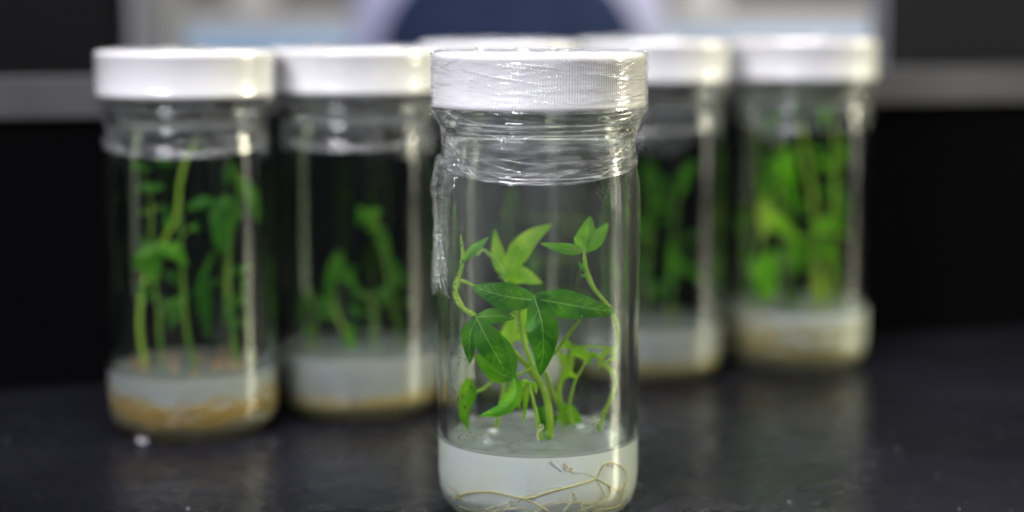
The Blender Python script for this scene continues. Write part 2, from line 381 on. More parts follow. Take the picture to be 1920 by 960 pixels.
# far bench, pale with a blue edge, dark wall above
y = 1.45
fb = empty('far_bench', (0, y, -0.9), 'pale grey bench with a blue front edge seen blurred behind the jars', 'bench')
local(bbox_thing, fb, 'cabinet', -1.3, 1.3, y + 0.03, y + 0.5, -0.9, 0.1, BLUE)
local(bbox_thing, fb, 'blue_edge', -1.35, 1.35, y, y + 0.029, zat(110, y), zat(64, y) - 0.001, BLUE, bev=0.002)
local(bbox_thing, fb, 'worktop', -1.35, 1.35, y + 0.004, y + 0.5, zat(64, y), zat(20, y), GREYL, bev=0.004)
for px, wd, hh, lab, mtl in ((450, 60, 0.05, 'small grey box on the far bench left of the chair', GREYL), (1330, 80, 0.06, 'small white box on the far bench right of the chair', GREYL)):
    o = bbox_thing('storage_box', xat(px, y) - wd / 2 * 0.00061, xat(px, y) + wd / 2 * 0.00061, y + 0.1, y + 0.2, zat(20, y) + 0.003, zat(20, y) + hh, mtl)
    tag(o, lab, 'box')
m = MB(); box(m, -3, 3, 2.3, 2.4, -0.9, 2.6); struct(m.build('wall', WALLM, smooth=False))
m = MB(); box(m, -3, 3, -2.5, 2.5, -1.0, -0.9); struct(m.build('floor', FLOORM, smooth=False))

# chair back: navy cushion in a lilac shell
def chair():
    yb = 0.95; s = (yb - CAM.y) / F
    cx = at_y(955, 100, yb).x; zc = zat(85, yb)
    root = empty('office_chair', (cx, yb + 0.05, -0.9), 'navy office chair with a rounded lilac backrest shell behind the jars', 'chair')
    def dome(wb, wt, h0, h1, th, yy, crown=0.0, n=40):
        # upright rounded slab: half width from wb at the bottom to wt before the rounded top
        mb = MB(); out = []
        for k in range(n + 1):
            a = math.pi * k / n
            out.append((math.cos(a), math.sin(a)))
        ring = [(wb, h0)] + [(wt * c, h1 - wt * 0.85 + wt * 0.85 * s_) for c, s_ in out] + [(-wb, h0)]
        N = len(ring)
        vs = []
        for sh, dy in ((0.94, 0), (1.0, th * 0.2), (1.0, th * 0.8), (0.94, th)):
            for x, z in ring:
                zz = h0 + (z - h0) * sh
                vs.append((x * sh, yy + dy - crown * (1 if dy == 0 else 0) * 0, zz))
        fs = []
        for L_ in range(3):
            for k in range(N):
                k2 = (k + 1) % N
                fs.append((L_ * N + k, L_ * N + k2, (L_ + 1) * N + k2, (L_ + 1) * N + k))
        # front and back as fans
        vs.append((0, yy - crown, (h0 + h1) / 2)); vs.append((0, yy + th, (h0 + h1) / 2))
        for k in range(N):
            k2 = (k + 1) % N
            fs.append((4 * N, k2, k)); fs.append((4 * N + 1, 3 * N + k, 3 * N + k2))
        mb.add(vs, fs); return mb
    z0 = zc - 0.12 + 0.9
    o = dome(322 * s, 296 * s, z0, z0 + 0.28, 0.03, 0.0).build('backrest_shell', LILAC, root)
    o = dome(276 * s, 250 * s, z0 + 0.01, z0 + 0.205, 0.035, -0.03, 0.012).build('backrest_cushion', NAVY, root)
    m = MB(); box(m, -0.03, 0.03, 0.0, 0.03, z0 - 0.3, z0 + 0.02); m.build('backrest_post', DARK, root, False)
    m = MB(); box(m, -0.23, 0.23, -0.42, 0.02, z0 - 0.36, z0 - 0.29); o = m.build('seat', NAVY, root, False)
    b = o.modifiers.new('bevel', 'BEVEL'); b.width = 0.03; b.segments = 4
    m = MB(); tube(m, [(0, -0.2, 0.1), (0, -0.2, z0 - 0.36)], 0.025, n=2, sides=12); m.build('gas_column', DARK, root)
    for k in range(5):
        a = k * 2 * math.pi / 5
        m = MB(); tube(m, [(0, -0.2, 0.1), (0.28 * math.cos(a), -0.2 + 0.28 * math.sin(a), 0.05)], 0.025, 0.018, n=3, sides=8)
        m.build('leg', DARK, root)
chair()

# ------------------------------------------------------------------ jars
RO, RI = 33.8, 30.7
OUTER = [(0, 1.8), (12, 1.6), (22, 0.5), (24.5, 0.02), (27.2, 0.4), (30.0, 1.9), (32.2, 4.9), (33.3, 8.8), (33.75, 14), (33.8, 40), (33.75, 75), (33.8, 105),
         (33.4, 111), (32.3, 117), (31.2, 122), (30.8, 126), (31.0, 128.6), (31.6, 129.9), (31.8, 131), (31.4, 132.2), (30.4, 133.0), (29.8, 134.5),
         (29.8, 150), (29.2, 150.9), (28.4, 151)]
INNER = [(27.6, 150.6), (27.4, 149.5), (27.4, 129), (27.8, 125), (28.6, 120), (29.9, 114), (30.5, 109), (30.7, 103), (30.7, 40), (30.6, 14), (29.9, 10), (28.2, 7.2), (25.0, 5.4), (18, 5.0), (0, 5.3)]
def smooth_prof(p, n):
    return p
def film_profile():
    return [(30.0, 153.9), (33.6, 153.8), (35.25, 153.1), (35.45, 151.5), (35.4, 143), (35.45, 137), (35.5, 135.1), (34.9, 133.9), (33.5, 131.8), (32.2, 129.2), (31.6, 126), (31.6, 122.5), (31.95, 120), (32.25, 118.2)]
def make_jar(loc, label, seed, nth, front=False, turn=0.0, dip=1.0):
    root = empty('culture_jar', loc, label, 'jar', None if front else 'jars in the row behind the front jar')
    root.rotation_euler.z = turn
    mb = MB(); lathe(mb, OUTER + (INNER if front else [(r_ * 1.05 if z_ < 126 else r_, z_) for r_, z_ in INNER]), 160 if front else 96); g = mb.build('glass_body', GLASS_FOG if front else GLASS, root)
    # lid: ribbed skirt
    mb = MB(); n = 960 if front else 240; prof = [(34.0, 135.3), (34.9, 135.7), (35.0, 136.7), (34.7, 137.5), (34.7, 150.6), (35.0, 151.2), (34.9, 152.3), (34.2, 153.0), (32.8, 153.25), (31.8, 152.9), (0, 152.8)]
    vs = []
    for i in range(n):
        a = 2 * math.pi * i / n
        for j, (r, z) in enumerate(prof):
            rr = r + ((0.14 if (i % 4 > 1 if front else i % 2) else -0.14) if 3 <= j <= 4 else 0)
            vs.append((rr * math.cos(a) * MM, rr * math.sin(a) * MM, z * MM))
    inner = [(34.0, 135.3), (33.0, 135.5), (33.0, 151.6), (0, 151.7)]
    mb.add(vs, [tuple(reversed(f)) for f in grid_faces(n, len(prof), True)])
    lathe(mb, inner, 96)
    mb.build('lid', LID, root)
    # film: ridged sheet round lid and neck
    P = film_profile(); m_ = 150 if front else 60
    seg = [0]; 
    for a, b in zip(P, P[1:]): seg.append(seg[-1] + math.hypot(b[0] - a[0], b[1] - a[1]))
    tt = np.linspace(0, 1, m_)
    rr = np.interp(tt * seg[-1], seg, [p[0] for p in P]); zz = np.interp(tt * seg[-1], seg, [p[1] for p in P])
    th = np.linspace(0, 2 * np.pi, nth, endpoint=False)
    TH, T = np.meshgrid(th, tt, indexing='ij'); RR = np.broadcast_to(rr, TH.shape).copy(); ZZ = np.broadcast_to(zz, TH.shape).copy()
    front_ang = np.cos(TH + math.pi / 2)      # 1 at the camera side
    low = np.clip((134 - ZZ) / 15.5, 0, 1)
    # lower edge sags at the front
    edge = (4.6 * front_ang + (1.4 if front else 10.0) * (vnoise(TH / (2 * np.pi) * 9, TH * 0 + seed, 9) - .5)) * dip
    ZZ = ZZ - edge * low ** 2 * 1.2
    RR = RR + 0.17 * np.clip(edge, 0, 9) * low ** 2
    def ridge(u, v, pu): 
        n_ = vnoise(u, v, pu); return 1 - np.abs(2 * n_ - 1)
    sag = 11.0 * front_ang * dip
    zq = ZZ + sag * low + 1.2 * np.sin(2 * TH + seed)
    a1 = ridge(TH / (2 * np.pi) * 7, zq * 1.15 + seed * 7, 7) ** 3
    a2 = ridge(TH / (2 * np.pi) * 12, (ZZ - 3.5 * np.sin(TH * 2 + seed)) * 1.9 + 31 + seed, 12) ** 3
    a3 = vnoise(TH / (2 * np.pi) * 60, ZZ * 0.5 + seed, 60)
    amp = np.interp(T, [0, 0.12, 0.2, 0.45, 0.55, 1], [0.0, 0.12, 0.28, 0.30, 0.75, 0.30])
    RR = RR + amp * (0.55 * a1 + 0.45 * a2 + 0.3 * (a3 - .3)) + 0.02
    V = np.stack([RR * np.cos(TH) * MM, RR * np.sin(TH) * MM, ZZ * MM], -1).reshape(-1, 3)
    mb = MB(); mb.add(V.tolist(), [tuple(reversed(f)) for f in grid_faces(nth, m_, True)])
    # crumpled film on the lid top
    nr, na = (34, 200) if front else (16, 90)
    rad = np.linspace(0, 30.0, nr); an = np.linspace(0, 2 * np.pi, na, endpoint=False)
    AN, RA = np.meshgrid(an, rad, indexing='ij'); X = RA * np.cos(AN); Y = RA * np.sin(AN)
    hgt = 0.3 * vnoise(X * 0.35 + 50, Y * 0.35 + 50 + seed) + 0.5 * ridge(X * 0.22 + 80 + seed, Y * 0.22 + 60, None) ** 4 + 0.5 * vnoise(X * 1.1 + 90, Y * 1.1 + 90) * vnoise(X * .2 + 9, Y * .2 + 9)
    tufts = [(-19, -17, 1.2, 1.6), (-6, -20, 1.0, 1.8), (9, -12, 0.7, 3.0), (22, -14, 0.5, 2.2)] if front else [(random.uniform(-20, 20), random.uniform(-20, 12), 1.2, random.uniform(1.5, 3.0)) for _ in range(3)]
    for tx, ty, th_, tw in tufts:
        hgt = hgt + th_ * 1.8 * np.exp(-((X - tx) ** 2 + (Y - ty) ** 2) / (2 * tw * tw)) * vnoise(X * 1.6 + 70, Y * 1.6 + 70)
    fall = np.clip((30.0 - RA) / 4.0, 0, 1)
    V = np.stack([X * MM, Y * MM, (153.5 + hgt * fall * 0.85 + 0.45 * (1 - fall)) * MM], -1).reshape(-1, 3)
    mb.add(V.tolist(), [f for f in grid_faces(na, nr, True)])
    fo = mb.build('film_wrap', FILM if front else FILM_B, root)
    return root

def strands(root, n, seed, rscale=1.0):
    rs = random.Random(seed); P = film_profile(); zs = [p[1] for p in P][::-1]; rs_ = [p[0] for p in P][::-1]
    mb = MB()
    for k in range(n):
        kind = rs.random()
        if kind < 0.42: z0 = rs.uniform(115.5, 121); sag = rs.uniform(7, 24)
        elif kind < 0.5: z0 = rs.uniform(116, 129); sag = rs.uniform(1, 6)
        elif kind < 0.68: z0 = rs.uniform(128, 134); sag = rs.uniform(2, 14)
        else: z0 = rs.uniform(136.5, 152); sag = rs.uniform(-2, 2)
        a0 = -math.pi / 2 + rs.uniform(-1.7, 1.3); ln = rs.uniform(0.25, 1.2); tiltz = rs.uniform(-6, 6)
        pts = []
        for i in range(9):
            a = a0 + ln * (i / 8)
            z = z0 + sag * (1 - math.cos(a + math.pi / 2)) * 1.3 - sag * 0.4 + tiltz * (i / 8 - .5)
            if kind < 0.68: z = min(z, 134.8)
            z = max(z, 114.5)
            r = float(np.interp(z, zs, rs_)) + rs.uniform(0.3, 0.5) + max(0, 119 - z) * 0.2
            pts.append((r * math.cos(a) * MM, r * math.sin(a) * MM, z * MM))
        rad = (0.04 + 0.13 * rs.random() ** 2.2) * MM * rscale
        tube(mb, pts, rad, rad * 0.5, n=36, sides=5, wob=0.06)
    for off, rad in ((0.0, 0.16), (0.5, 0.09), (1.3, 0.07)):      # rolled lower edge of the film
        pts = []
        for i in range(25):
            a = -math.pi + math.pi * i / 24; z = 118.4 - 5.5 * math.cos(a + math.pi / 2) + off + rs.uniform(-.25, .25)
            pts.append(((32.35 + 1.4 * math.cos(a + math.pi / 2)) * math.cos(a) * MM, (32.35 + 1.4 * math.cos(a + math.pi / 2)) * math.sin(a) * MM, z * MM))
        tube(mb, pts, rad * MM, n=120, sides=5, wob=.1)
    return mb

def side_tail(root):                        # crumpled end of the film clinging to the left of the front jar
    na, nz = 90, 160
    an = np.linspace(R(-183), R(-136), na); zz = np.linspace(119, 74, nz)
    A_, Z_ = np.meshgrid(an, zz, indexing='ij')
    u = (A_ - A_.min()) / (A_.max() - A_.min()); v = (119 - Z_) / 45
    right_edge = 0.95 - 0.55 * v ** 1.2
    uu = u * right_edge
    ang = R(-183) + uu * R(47)
    pl = 1 - np.abs(2 * vnoise(uu * 13 + v * 3.0, v * 2.5 + 5) - 1)
    pl2 = 1 - np.abs(2 * vnoise(uu * 26 - v * 6.0, v * 6 + 15) - 1)
    r = np.interp(Z_, [108, 112, 117, 122], [33.95, 33.5, 32.6, 31.7]) + 1.2 * pl ** 3 + 0.7 * pl2 ** 3 + 0.25 * np.sin(v * 9)
    V = np.stack([r * np.cos(ang) * MM, r * np.sin(ang) * MM, (Z_ + 0.8 * np.sin(u * 9)) * MM], -1).reshape(-1, 3)
    mb = MB(); mb.add(V.tolist(), grid_faces(na, nz))
    rs = random.Random(5); sb = MB()
    for k in range(30):
        a = R(-183) + rs.uniform(0.02, 0.5) * R(47); z0 = rs.uniform(84, 109); ln = rs.uniform(6, 20)
        sl = rs.uniform(-0.03, 0.07); rr_ = 34.5 + rs.uniform(0, .4); cv = rs.uniform(-.04, .04)
        pts = [(rr_ * math.cos(a + sl * i + cv * (i / 5) ** 2) * MM, rr_ * math.sin(a + sl * i + cv * (i / 5) ** 2) * MM, (z0 - ln * i / 5) * MM) for i in range(6)]
        pts = [p for p in pts if p[2] > 0.074]
        if len(pts) > 2: tube(sb, pts, rs.uniform(0.04, 0.10) * MM, n=16, sides=5)
    return mb, sb

FJ = Vector((0.0088, 0.0, 0))
JARS = []
def px_base(px, py_front):                   # jar whose base front edge projects to that pixel
    p = at_z(px, py_front, 0.0)
    dirv = Vector((p.x - CAM.x, p.y - CAM.y)).normalized()
    return Vector((p.x + dirv.x * 0.0265, p.y + dirv.y * 0.0265, 0))
front = make_jar(FJ, 'sharp glass culture jar in front of the others with green plantlets and white ribbed lid', 1, 1100, True)
mb = strands(front, 150, 3); mb.build('film_folds', STRAND, front)['kind'] = 'stuff'
mb, sb = side_tail(front); mb.build('film_tail', FILM_T, front); sb.build('film_creases', STRAND, front)['kind'] = 'stuff'
JL = [px_base(366, 828), px_base(674, 791), px_base(938, 755), px_base(1216, 720), px_base(1490, 698)]
LAB = ['blurred jar farthest left with tall plant stems and amber roots round the gel',
       'blurred jar second from the left with short green shoots, touching the front lid side',
       'blurred jar standing directly behind the sharp front jar, mostly hidden by it',
       'blurred jar just right of the front jar with its left side hidden by it',
       'blurred jar farthest right, crowded with bright green leaves']
LAB[1] = 'blurred jar second from the left with sparse short green shoots'
for k, p in enumerate(JL):
    r_ = make_jar(p, LAB[k], 3 + k * 2, 260, False, 0.0, 1.3)
    mb = strands(r_, 30, 20 + k, 2.0); mb.build('film_folds', STRAND, r_)['kind'] = 'stuff'
    r_.scale.z = (0.987, 0.987, 1, 1, 1)[k]; JARS.append(r_)

# ------------------------------------------------------------------ gel
def gel(loc, h, label, seed, hi=False, mtl=None):
    na, nr = (160, 40) if hi else (72, 16)
    mb = MB(); prof = [(0, 5.1), (18, 4.8), (25.2, 5.15), (28.5, 7.0), (30.15, 9.9), (30.85, 13.5), (30.9, h * 0.8 + 3), (30.9, h - 0.1)]
    vs = []
    top = np.linspace(30.85, 0.0, nr)
    for i in range(na):
        a = 2 * math.pi * i / na
        for r, z in prof: vs.append((r * math.cos(a) * MM, r * math.sin(a) * MM, z * MM))
        x = top * math.cos(a); y_ = top * math.sin(a)
        hh = h + 0.9 * (vnoise(x * .16 + 40 + seed, y_ * .16 + 40) - .5) + 0.35 * (vnoise(x * .6 + 40 + seed, y_ * .6 + 40) - .5)
        hh += 0.8 * np.clip((top - 28.3) / 2.5, 0, 1) ** 2
        if hi:
            for bx, by, bh, bw in ((-17, -10, 1.8, 2.6), (-15, 4, 1.2, 4), (23.5, -2, 2.4, 2.6), (14, 10, 1.3, 3), (3, -13, 0.8, 3)):
                hh += bh * np.exp(-((x - bx) ** 2 + (y_ - by) ** 2) / (2 * bw * bw)) * (0.6 + 0.8 * vnoise(x * .9 + 20, y_ * .9 + 20))
        for r, z, q, w_ in zip(top, hh, x, y_): vs.append((q * MM, w_ * MM, z * MM))
    m_ = len(prof) + nr
    mb.add(vs, [tuple(reversed(f)) for f in grid_faces(na, m_, True)][::1])
    o = mb.build('nutrient_gel', mtl or GEL); o.location = loc; o.scale = (1, 1, 1) if hi else (1.05, 1.05, 1)
    o.data.materials.append(GEL_TOP); nf = m_ - 1
    for f in o.data.polygons:
        if f.index % nf >= len(prof) - 1: f.material_index = 1
    tag(o, label, 'gel', 'gel layers in the jars')
    return o
GH = 25.0
gel(FJ, GH, 'cloudy pale gel with yellow roots in the bottom of the sharp front jar', 1, True)
GL = ['grey gel edged with amber roots in the jar farthest left', 'grey gel with thin ochre rim in the jar second from the left',
      'gel in the jar hidden behind the sharp front jar', 'grey gel in the jar just right of the front jar', 'pale yellowish gel in the jar farthest right']
for k, p in enumerate(JL): gel(p, (25, 26, 25, 24, 28)[k], GL[k], 5 + k, False, GEL_PALE if k == 4 else GEL_DARK)

# ------------------------------------------------------------------ plants
def prof_w(t, base=0.30, peak=0.45):
    # leaf lobe half-width along its length
    if t < peak: return base + (1 - base) * math.sin(t / peak * math.pi / 2) ** 1.1
    q = (t - peak) / (1 - peak); return max(0.0, math.cos(q * math.pi / 2)) ** 0.85 * (1 - 0.12 * math.sin(q * math.pi))
def lobe(mb, vb, pts, hw, yd, fold=0.25, base=0.30, peak=0.45, veins=True, roll=0.0, nseg=16):
    """pts: (px,py,dy mm) centreline from base to tip; hw half-width in photo px; yd depth of the base (m)"""
    P3 = [at_y(p[0], p[1], yd + (p[2] if len(p) > 2 else 0) * MM) for p in pts]
    P = catmull(P3, nseg); s = (yd - CAM.y) / F; ncr = 8
    vs = []; cent = []; ph = random.uniform(0, 6)
    for i, p in enumerate(P):
        t = (P[min(i + 1, nseg)] - P[max(i - 1, 0)]).normalized()
        view = (p - CAM).normalized(); a = t.cross(view).normalized(); nn = a.cross(t).normalized()
        if nn.dot(view) > 0: nn = -nn           # towards the camera
        a = (a * math.cos(roll) + nn * math.sin(roll)).normalized()
        u = i / nseg; wv = hw * s * prof_w(u, base, peak)
        cent.append((p, t, a, nn, wv))
        for j in range(ncr + 1):
            q = j / ncr * 2 - 1
            wave = 0.17 * wv * math.sin(u * 11 + ph + (2 if q > 0 else 0)) * abs(q)
            zz = -fold * wv * (abs(q) ** 1.6) + wave + 0.04 * wv * math.sin(u * 40) * (1 - abs(q))
            vs.append(p + a * (q * wv * (1 + 0.02 * math.sin(u * 33 + ph))) + nn * zz)
    mb.add(vs, grid_faces(nseg + 1, ncr + 1))
    if vb is not None and veins:
        rr = max(0.10, min(0.17, hw * 0.0075)) * MM
        tube(vb, [c[0] + c[3] * 0.00009 for c in cent[:-1]], rr, rr * 0.35, n=24, sides=5)
        for i in range(3, nseg - 2, 2):
            p, t, a, nn, wv = cent[i]
            for sg in (-1, 1):
                q = [0, .3, .6, .86]
                pp = []
                for k in q:
                    j = min(i + int(round(k * 2.6)), nseg); c = cent[j]
                    pp.append(c[0] + c[2] * (sg * k * c[4]) + c[3] * (-fold * c[4] * k ** 1.6 + 0.00006))
                tube(vb, pp, rr * 0.3, rr * 0.14, n=6, sides=4)
def leaf(root, lobes, yd, mtl, veins=True, **kw):
    mb = MB(); vb = MB() if veins else None
    for L_ in lobes:
        pts, hw = L_[0], L_[1]; k2 = dict(kw); k2.update(L_[2] if len(L_) > 2 else {})
        lobe(mb, vb, pts, hw, yd, **k2)
    o = mb.build('leaf', mtl, root, origin=root.location)
    if vb is not None and vb.v: vb.build('veins', VEIN, o, origin=root.location)
    return o
def stem(root, pts, hw, yd, mtl=None, name='stem', hw1=None, node=(), n=30):
    mb = MB(); P3 = [at_y(p[0], p[1], yd + (p[2] if len(p) > 2 else 0) * MM) for p in pts]
    s = (yd - CAM.y) / F
    tube(mb, P3, hw * s, (hw1 if hw1 else hw * 0.75) * s, n=n, sides=10, wob=0.05, node=node)
    return mb.build(name, mtl or STEM, root, origin=root.location)

# --- plantlet in the middle of the front jar
yc = 0.0
p1 = empty('plantlet', at_y(1027, 842, -0.004), 'main plantlet rooted mid gel of front jar, thick pale stem bearing big dark lobed leaf', 'plant')
stem(p1, [(1027, 846, -4), (1031, 800, -5), (1029, 765, -5), (1018, 725, -6), (998, 696, -8), (970, 665, -8), (935, 636, -5), (912, 622, -3)], 7.0, yc, hw1=5, node=(0.55,))
stem(p1, [(1003, 562, -14), (990, 572, -10), (974, 580, -7), (978, 615, -7), (988, 655, -8), (1001, 690, -8), (1012, 712, -6)], 4.6, yc, name='petiole', hw1=5)
stem(p1, [(1004, 684, -9), (985, 695, -11), (962, 706, -13)], 3.2, yc, name='petiole')
leaf(p1, [([(1008, 562), (965, 557, -1), (925, 548, -2), (887, 536, -1)], 27, dict(fold=.18)),
          ([(998, 558), (1045, 566, 0), (1105, 577, -1), (1153, 584, 2)], 27, dict(fold=.15)),
          ([(1001, 552), (1015, 600, -3), (1019, 650, -4), (1013, 704, -2)], 31, dict(fold=.22, base=0.38))], -0.014, LEAF_D)
leaf(p1, [([(962, 708), (940, 700, -1), (915, 682, -1), (892, 662, 0)], 20, dict(fold=.3)),
          ([(963, 702), (966, 735, -2), (945, 765, -3), (901, 779, -3)], 17, dict(fold=.35)),
          ([(963, 710), (960, 675, 1), (948, 645, 2), (922, 608, 3)], 12, dict(fold=.3))], -0.014, LEAF_M)
leaf(p1, [([(895, 594), (930, 591, -1), (967, 596, 0)], 15, dict(fold=.3)),
          ([(899, 592), (886, 630, -1), (886, 682, 1)], 16, dict(fold=.3)),
          ([(895, 590), (915, 632, -2), (937, 672, -2), (950, 700, -1)], 25, dict(fold=.2))], -0.019, LEAF_D)
# --- second plantlet: left stem climbing with folded leaf and the bright leaf behind
p2 = empty('plantlet', at_y(925, 800, 0.006), 'left plantlet of front jar with knotty stem against the glass and bright three lobed leaf', 'plant')
stem(p2, [(928, 806, 8), (938, 760, 8), (946, 718, 6), (925, 660, 0), (900, 600, -6), (872, 578, -8), (857, 550, -6), (861, 520, -4), (868, 486, -4), (864, 440, -2)], 5.0, yc, hw1=3, node=(.5, .62, .74))
stem(p2, [(865, 524, -5), (880, 530, -6), (895, 537, -7)], 3, yc, name='petiole')
stem(p2, [(945, 512, 8), (935, 495, 5), (920, 480, 3), (905, 468, 2), (893, 478, 2)], 4, yc, name='petiole')
leaf(p2, [([(864, 492, 0), (885, 472, -2), (902, 458, -2), (917, 444, 0)], 9, dict(fold=.5))], -0.006, LEAF_M)
leaf(p2, [([(948, 520), (933, 482, 2), (926, 430, 3)], 14, dict(fold=.2)),
          ([(940, 520), (968, 478, 1), (995, 446, 1), (1036, 421, 2)], 21, dict(fold=.2)),
          ([(935, 515), (975, 514, -1), (1018, 530, -1)], 18, dict(fold=.25))], 0.012, LEAF_B)
stem(p2, [(944, 518, 11), (962, 560, 10), (968, 600, 9), (960, 640, 8), (946, 718, 6)], 3.6, yc, name='petiole')
leaf(p2, [([(1005, 570), (980, 600, 1), (958, 622, 2), (930, 640, 3)], 27, dict(fold=.2)), ([(1005, 575), (1000, 610, 0), (985, 645, 1)], 15)], 0.013, LEAF_B)
leaf(p2, [([(878, 708), (876, 735, 0), (868, 775, 2), (876, 812, 5)], 16, dict(peak=.35))], 0.002, LEAF_M)
stem(p2, [(884, 735, 3), (905, 728, 4), (922, 714, 5)], 3.2, yc, name='petiole')
# --- third: climbing stem at the right
p3 = empty('plantlet', at_y(1122, 826, 0.004), 'right plantlet of front jar with thin bent stem ending in a small three lobed leaf', 'plant')
stem(p3, [(1120, 830, 4), (1126, 796, 4), (1142, 755, 2), (1156, 722, 0), (1148, 696, -1), (1128, 677, -2), (1136, 662, -3), (1155, 650, -3), (1157, 625, -4), (1149, 590, -6), (1132, 562, -7), (1112, 540, -8), (1098, 506, -9), (1094, 470, -10)], 4.6, yc, hw1=3.5, node=(.38, .5, .66, .9))
leaf(p3, [([(1094, 473), (1098, 445, -1), (1106, 404, 1)], 22, dict(fold=.25, base=.35, peak=.4)),
          ([(1093, 472), (1116, 448, -1), (1139, 417, 0)], 15, dict(fold=.25, peak=.5)),
          ([(1096, 470), (1060, 466, -2), (1012, 456, -2)], 11, dict(fold=.3))], -0.010, LEAF_M)
leaf(p3, [([(1097, 508), (1090, 500, -1), (1085, 490, -1)], 4), ([(1100, 515), (1092, 516, -1), (1087, 512, -2)], 3)], -0.010, LEAF_M, veins=False)
stem(p3, [(1156, 652, -2), (1125, 649, 0), (1085, 648, 2), (1065, 652, 3)], 3, yc, name='petiole')
leaf(p3, [([(1158, 652), (1140, 657, 0), (1128, 668, 0), (1122, 694, 0)], 6, dict(fold=.5)), ([(1155, 655), (1150, 670), (1132, 680, 1)], 4)], -0.002, LEAF_B, veins=False)
leaf(p3, [([(1072, 650), (1060, 643, 0), (1045, 655, -1)], 9), ([(1070, 650), (1085, 660, 1), (1112, 682, 2)], 9, dict(fold=.5)), ([(1088, 646), (1100, 665, 1), (1098, 684, 1)], 6)], 0.003, LEAF_B, veins=False)
# --- fourth: stems behind the middle
p4 = empty('plantlet', at_y(1058, 800, 0.010), 'blurred forked plantlet behind the main stem of front jar with rounded low leaves', 'plant')
stem(p4, [(1060, 806, 10), (1052, 770, 8), (1038, 740, 6), (1026, 705, 4), (1016, 680, 3), (1040, 660, 0), (1065, 626, -5), (1088, 596, -9)], 4.6, yc, hw1=3.5)
stem(p4, [(1052, 765, 8), (1048, 730, 8), (1058, 694, 8), (1052, 672, 8), (1046, 655, 8)], 6, yc, name='stem', hw1=4)
stem(p4, [(1058, 694, 8), (1072, 675, 8), (1080, 645, 8)], 5, yc, name='stem', hw1=3)
leaf(p4, [([(1050, 770), (1070, 782, 1), (1094, 800, 2)], 22, dict(base=.6))], 0.014, LEAF_M, veins=False)
leaf(p4, [([(1018, 760), (1024, 790, 0), (1020, 832, 0)], 20, dict(base=.5))], 0.006, LEAF_D)
leaf(p4, [([(1058, 660), (1066, 690, 1), (1080, 640, 2)], 9)], 0.009, LEAF_B, veins=False)
stem(p4, [(1076, 806, 9), (1068, 762, 7), (1078, 715, 4), (1096, 680, 2), (1104, 655, 1)], 3.4, yc, name='stem', hw1=2)
leaf(p4, [([(1098, 676), (1112, 664, 0), (1130, 672, 1)], 6), ([(1082, 706), (1068, 700, 0), (1056, 712, 1)], 6)], 0.003, LEAF_B, veins=False)
# --- fifth: small shoot at the front
p5 = empty('plantlet', at_y(1022, 838, -0.008), 'small slim shoot beside the main stem foot in front jar with a curled white root', 'plant')
stem(p5, [(1024, 842, -7), (1014, 815, -8), (1007, 780, -9), (999, 745, -10), (992, 718, -10)], 4.6, yc, hw1=3)
leaf(p5, [([(994, 716), (982, 716, -1), (972, 740, -1), (976, 770, 0)], 6, dict(fold=.5)), ([(992, 714), (986, 745, 0), (982, 793, 1)], 6, dict(fold=.4)),
          ([(992, 716), (1003, 722, 0), (1006, 738, 0)], 5)], -0.010, LEAF_B, veins=False)
stem(p5, [(1014, 833, -11), (1008, 818, -12), (1011, 806, -12), (1018, 803, -12), (1017, 796, -12), (1011, 798, -12)], 1.6, yc, ROOT_W, 'curled_root', n=24)
# extra nodes near the stem foot
m = MB()
for k in range(14):
    q = at_y(1023 + random.uniform(-14, 14), 838 + random.uniform(-8, 8), -0.006 + random.uniform(-.002, .002))
    tube(m, [q, q + Vector((random.uniform(-1, 1), random.uniform(-1, 1), random.uniform(0.2, 1.2))) * 0.002], 0.0007, 0.0004, n=3, sides=6)
m.build('stem_foot', LEAF_M, p1, origin=p1.location)

# roots pressed against the glass, seen through it
def z4(X, Y): return (800 + X * 0.229, 740 + Y * 0.229)
def roots(root, lines, cx, cyy, r, mtl, name='root'):
    for L_, hw in lines:
        mb = MB(); P = []
        for X, Y in L_:
            px, py = z4(X, Y); q = in_jar(px, py, cx, cyy, r * MM)
            P.append(q)
        tube(mb, P, hw * MM, hw * 0.8 * MM, n=70, sides=7, wob=0.12)
        mb.build(name, mtl, root, origin=root.location)
roots(p1, [([(200, 850), (270, 820), (340, 800), (450, 793), (560, 800), (680, 825), (780, 845), (850, 842), (920, 825), (1030, 790), (1130, 765), (1230, 738), (1320, 712), (1390, 680), (1420, 630), (1445, 580), (1510, 552), (1580, 580), (1625, 625), (1640, 680), (1622, 750), (1605, 820), (1600, 890), (1530, 925), (1400, 950)], 0.40),
            ([(760, 840), (850, 872), (930, 910), (1000, 955)], 0.33),
            ([(1395, 690), (1470, 730), (1530, 765), (1575, 800), (1600, 850)], 0.3),
            ([(1500, 770), (1545, 765), (1590, 790), (1640, 785)], 0.26)], FJ.x, FJ.y, 31.05, ROOT)
roots(p1, [([(240, 900), (330, 935), (430, 948), (560, 910), (700, 872), (800, 850)], 0.34),
            ([(1180, 780), (1220, 840), (1270, 900), (1300, 960)], 0.38),
            ([(1180, 640), (1300, 650), (1380, 690), (1480, 860)], 0.3),
            ([(560, 960), (700, 900), (900, 790), (1100, 760)], 0.28),
            ([(1360, 955), (1480, 935), (1620, 900), (1660, 850)], 0.85), ([(1120, 960), (1180, 870), (1200, 800)], .5), ([(880, 960), (760, 930), (600, 940), (480, 960)], .6), ([(1250, 950), (1420, 880), (1500, 800), (1480, 740)], .5), ([(300, 860), (240, 800), (170, 740)], .7), ([(640, 950), (670, 900), (690, 860)], .4), ([(900, 950), (1000, 900), (1200, 880), (1500, 900)], .5)], FJ.x, FJ.y, 31.0, ROOT_F)
